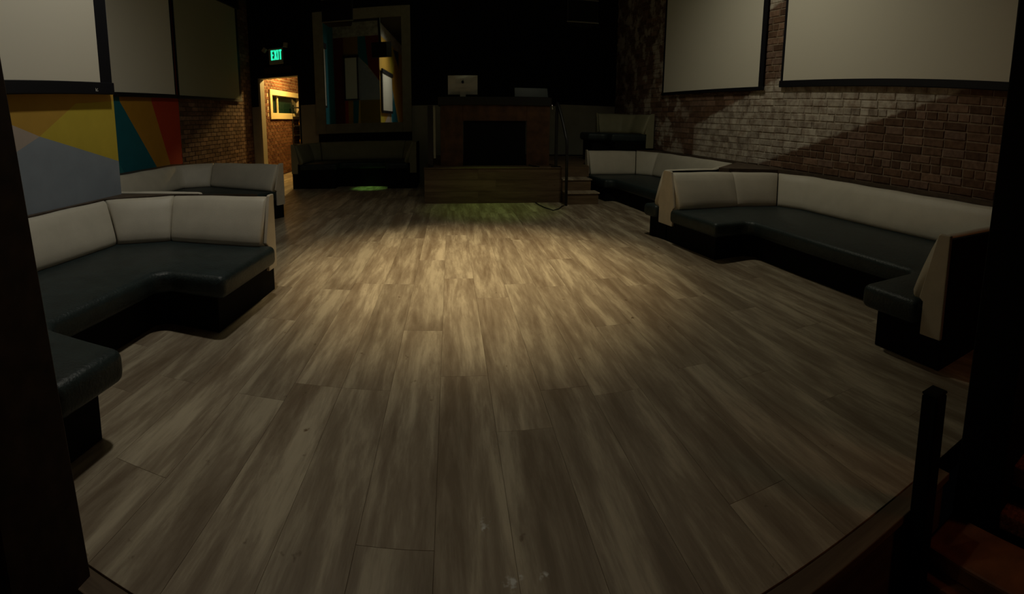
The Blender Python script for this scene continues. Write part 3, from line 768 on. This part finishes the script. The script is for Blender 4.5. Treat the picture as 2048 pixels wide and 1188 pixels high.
flip('farthest left projection screen, darkened as if in shade, above the bare brick and next to the EXIT door', -4.84, 7.99, 10.72, 2.07, 4.15, .05, .12, .06, 4.35, mat('screen_fabric_shaded', (.36, .36, .26), .85, .2))  # fabric colour darkened to stand for weaker light at this end
th = RWA
def rs_(label, w0, w1, z0, z1, bl, br, bb, zc):
    return screen(label, (RWX-.05*math.cos(th), -.05*math.sin(th), 0), th, w0, w1, z0, z1, bl, br, bb, zc)
scr = screen('small added projection screen, placed only for the reflection in the tall wall mirror', (0, 3.82, 0), -math.pi/2, -4.42, -3.95, 2.36, 3.95, .05, .05, .05, 4.05)  # added screen, stands in for a left wall screen's reflection
scr.location = (0, 3.84, 0)
rs_('farther right projection screen, narrower, over the brick wall near the stage', 6.06, 9.02, 2.03, 4.25, .10, .06, .055, 4.45)
rs_('widest nearer right projection screen over the whitewashed bricks', 2.20, 5.52, 2.10, 4.25, .05, .05, .09, 4.45)

# ------------------------------------------------------------------ speakers
def speaker(label, c, rz, tilt):
    t = thing('loudspeaker', label, 'loudspeaker', c, rz)
    t.rotation_euler = (tilt, 0, rz)
    bm = bmesh.new(); box(bm, -.29, .29, -.02, .32, -.2, .2)
    for v in bm.verts:
        if v.co.y > .1: v.co.x *= .72
    bevel(bm, .012, 2); bm_obj('cabinet', bm, mat('speaker_black', (.008, .008, .010), .6, .3), t)
    bm = bmesh.new(); box(bm, -.27, .27, -.032, -.018, -.18, .18); bevel(bm, .006, 1); bm_obj('grille', bm, M_base, t)
    for z in (-.205, .205):
        bm = bmesh.new(); box(bm, -.295, .295, -.03, -.0, z-.006, z+.006); bm_obj('trim_edge', bm, mat('grey_edge', (.16, .15, .12), .5), t)
    bm = bmesh.new(); box(bm, -.03, .03, .12, .18, .2, 1.88); bm_obj('bracket', bm, M_met, t)
    return t
speaker('black loudspeaker hung in front of the top left corner of the wall mirror', (-2.02, 9.0, 3.42), .05, -.12)
speaker('black loudspeaker hung high above the handrail at the right of the black back wall', (2.42, 9.0, 3.40), -.08, -.12)

# ------------------------------------------------------------------ foreground timber and steps
pt = thing('timber_post', 'large dark brown timber post at the left edge of the dance floor', 'post', (-1.04, .98, -.35))
bm = bmesh.new()
A = box(bm, -.27, 0, -.30, .0, 0, 5.6)
for v in bm.verts: v.co.x -= .108*(v.co.z-.35)
bevel(bm, .008, 1); bm_obj('shaft', bm, M_post, pt)
bm = bmesh.new(); box(bm, -.375, -.255, -.33, -.27, .02, .95)
for v in bm.verts: v.co.x -= .108*(v.co.z-.35)
bm_obj('side_board', bm, M_post, pt)
pr = thing('timber_post', 'wide black painted post filling the right edge beside the near right booth', 'post', (1.845, .93, -.35))
bm = bmesh.new(); box(bm, 0, .55, -.22, 0, 0, 5.6)
for v in bm.verts: v.co.x += .043*(v.co.z-.35)
bevel(bm, .008, 1); bm_obj('shaft', bm, M_base, pr)
nw = thing('newel_post', 'short square black newel post at the right front corner of the dance floor', 'post', (1.468, .850, -.35))
bm = bmesh.new(); box(bm, 0, .072, 0, .07, 0, .80); bevel(bm, .006, 1); bm_obj('shaft', bm, M_base, nw)
bm = bmesh.new(); box(bm, 0, .072, 0, .07, .801, .812); bevel(bm, .004, 1); bm_obj('post_cap', bm, M_base, nw)
M_ow = mat('orange_brown_stair_wood', (.20, .075, .025), .55, .4, noise=.35, nscale=9)
M_cp = mat('dark_red_ribbed_carpet', (.22, .08, .05), .95, .1, noise=.5, nscale=60, bump=.9, bscale=90)
st = thing('side_stairs', 'dim orange-brown wooden steps with dark red carpet strips at the bottom right corner', 'stairs', (1.40, .0, -.35))
for nm, dims, m_ in (('tread', (.14, .25, -.3, .93, .0, .055), M_ow), ('tread', (.20, .42, -.3, .915, .055, .13), M_ow), ('riser', (.43, .47, -.3, .90, 0, .10), M_base),
                     ('carpet_strip', (.455, .56, -.3, .83, .13, .20), M_cp), ('riser', (.56, .60, -.3, .83, 0, .18), M_base), ('carpet_strip', (.56, 1.1, -.3, .72, .26, .35), M_cp)):
    bm = bmesh.new(); box(bm, *dims); bevel(bm, .01, 2); bm_obj(nm, bm, m_, st)
light('stair_fill', 'POINT', (2.3, -.35, 1.3), 4.0, (1, .35, .12), .1)  # added light to lift the side stairs, source unseen
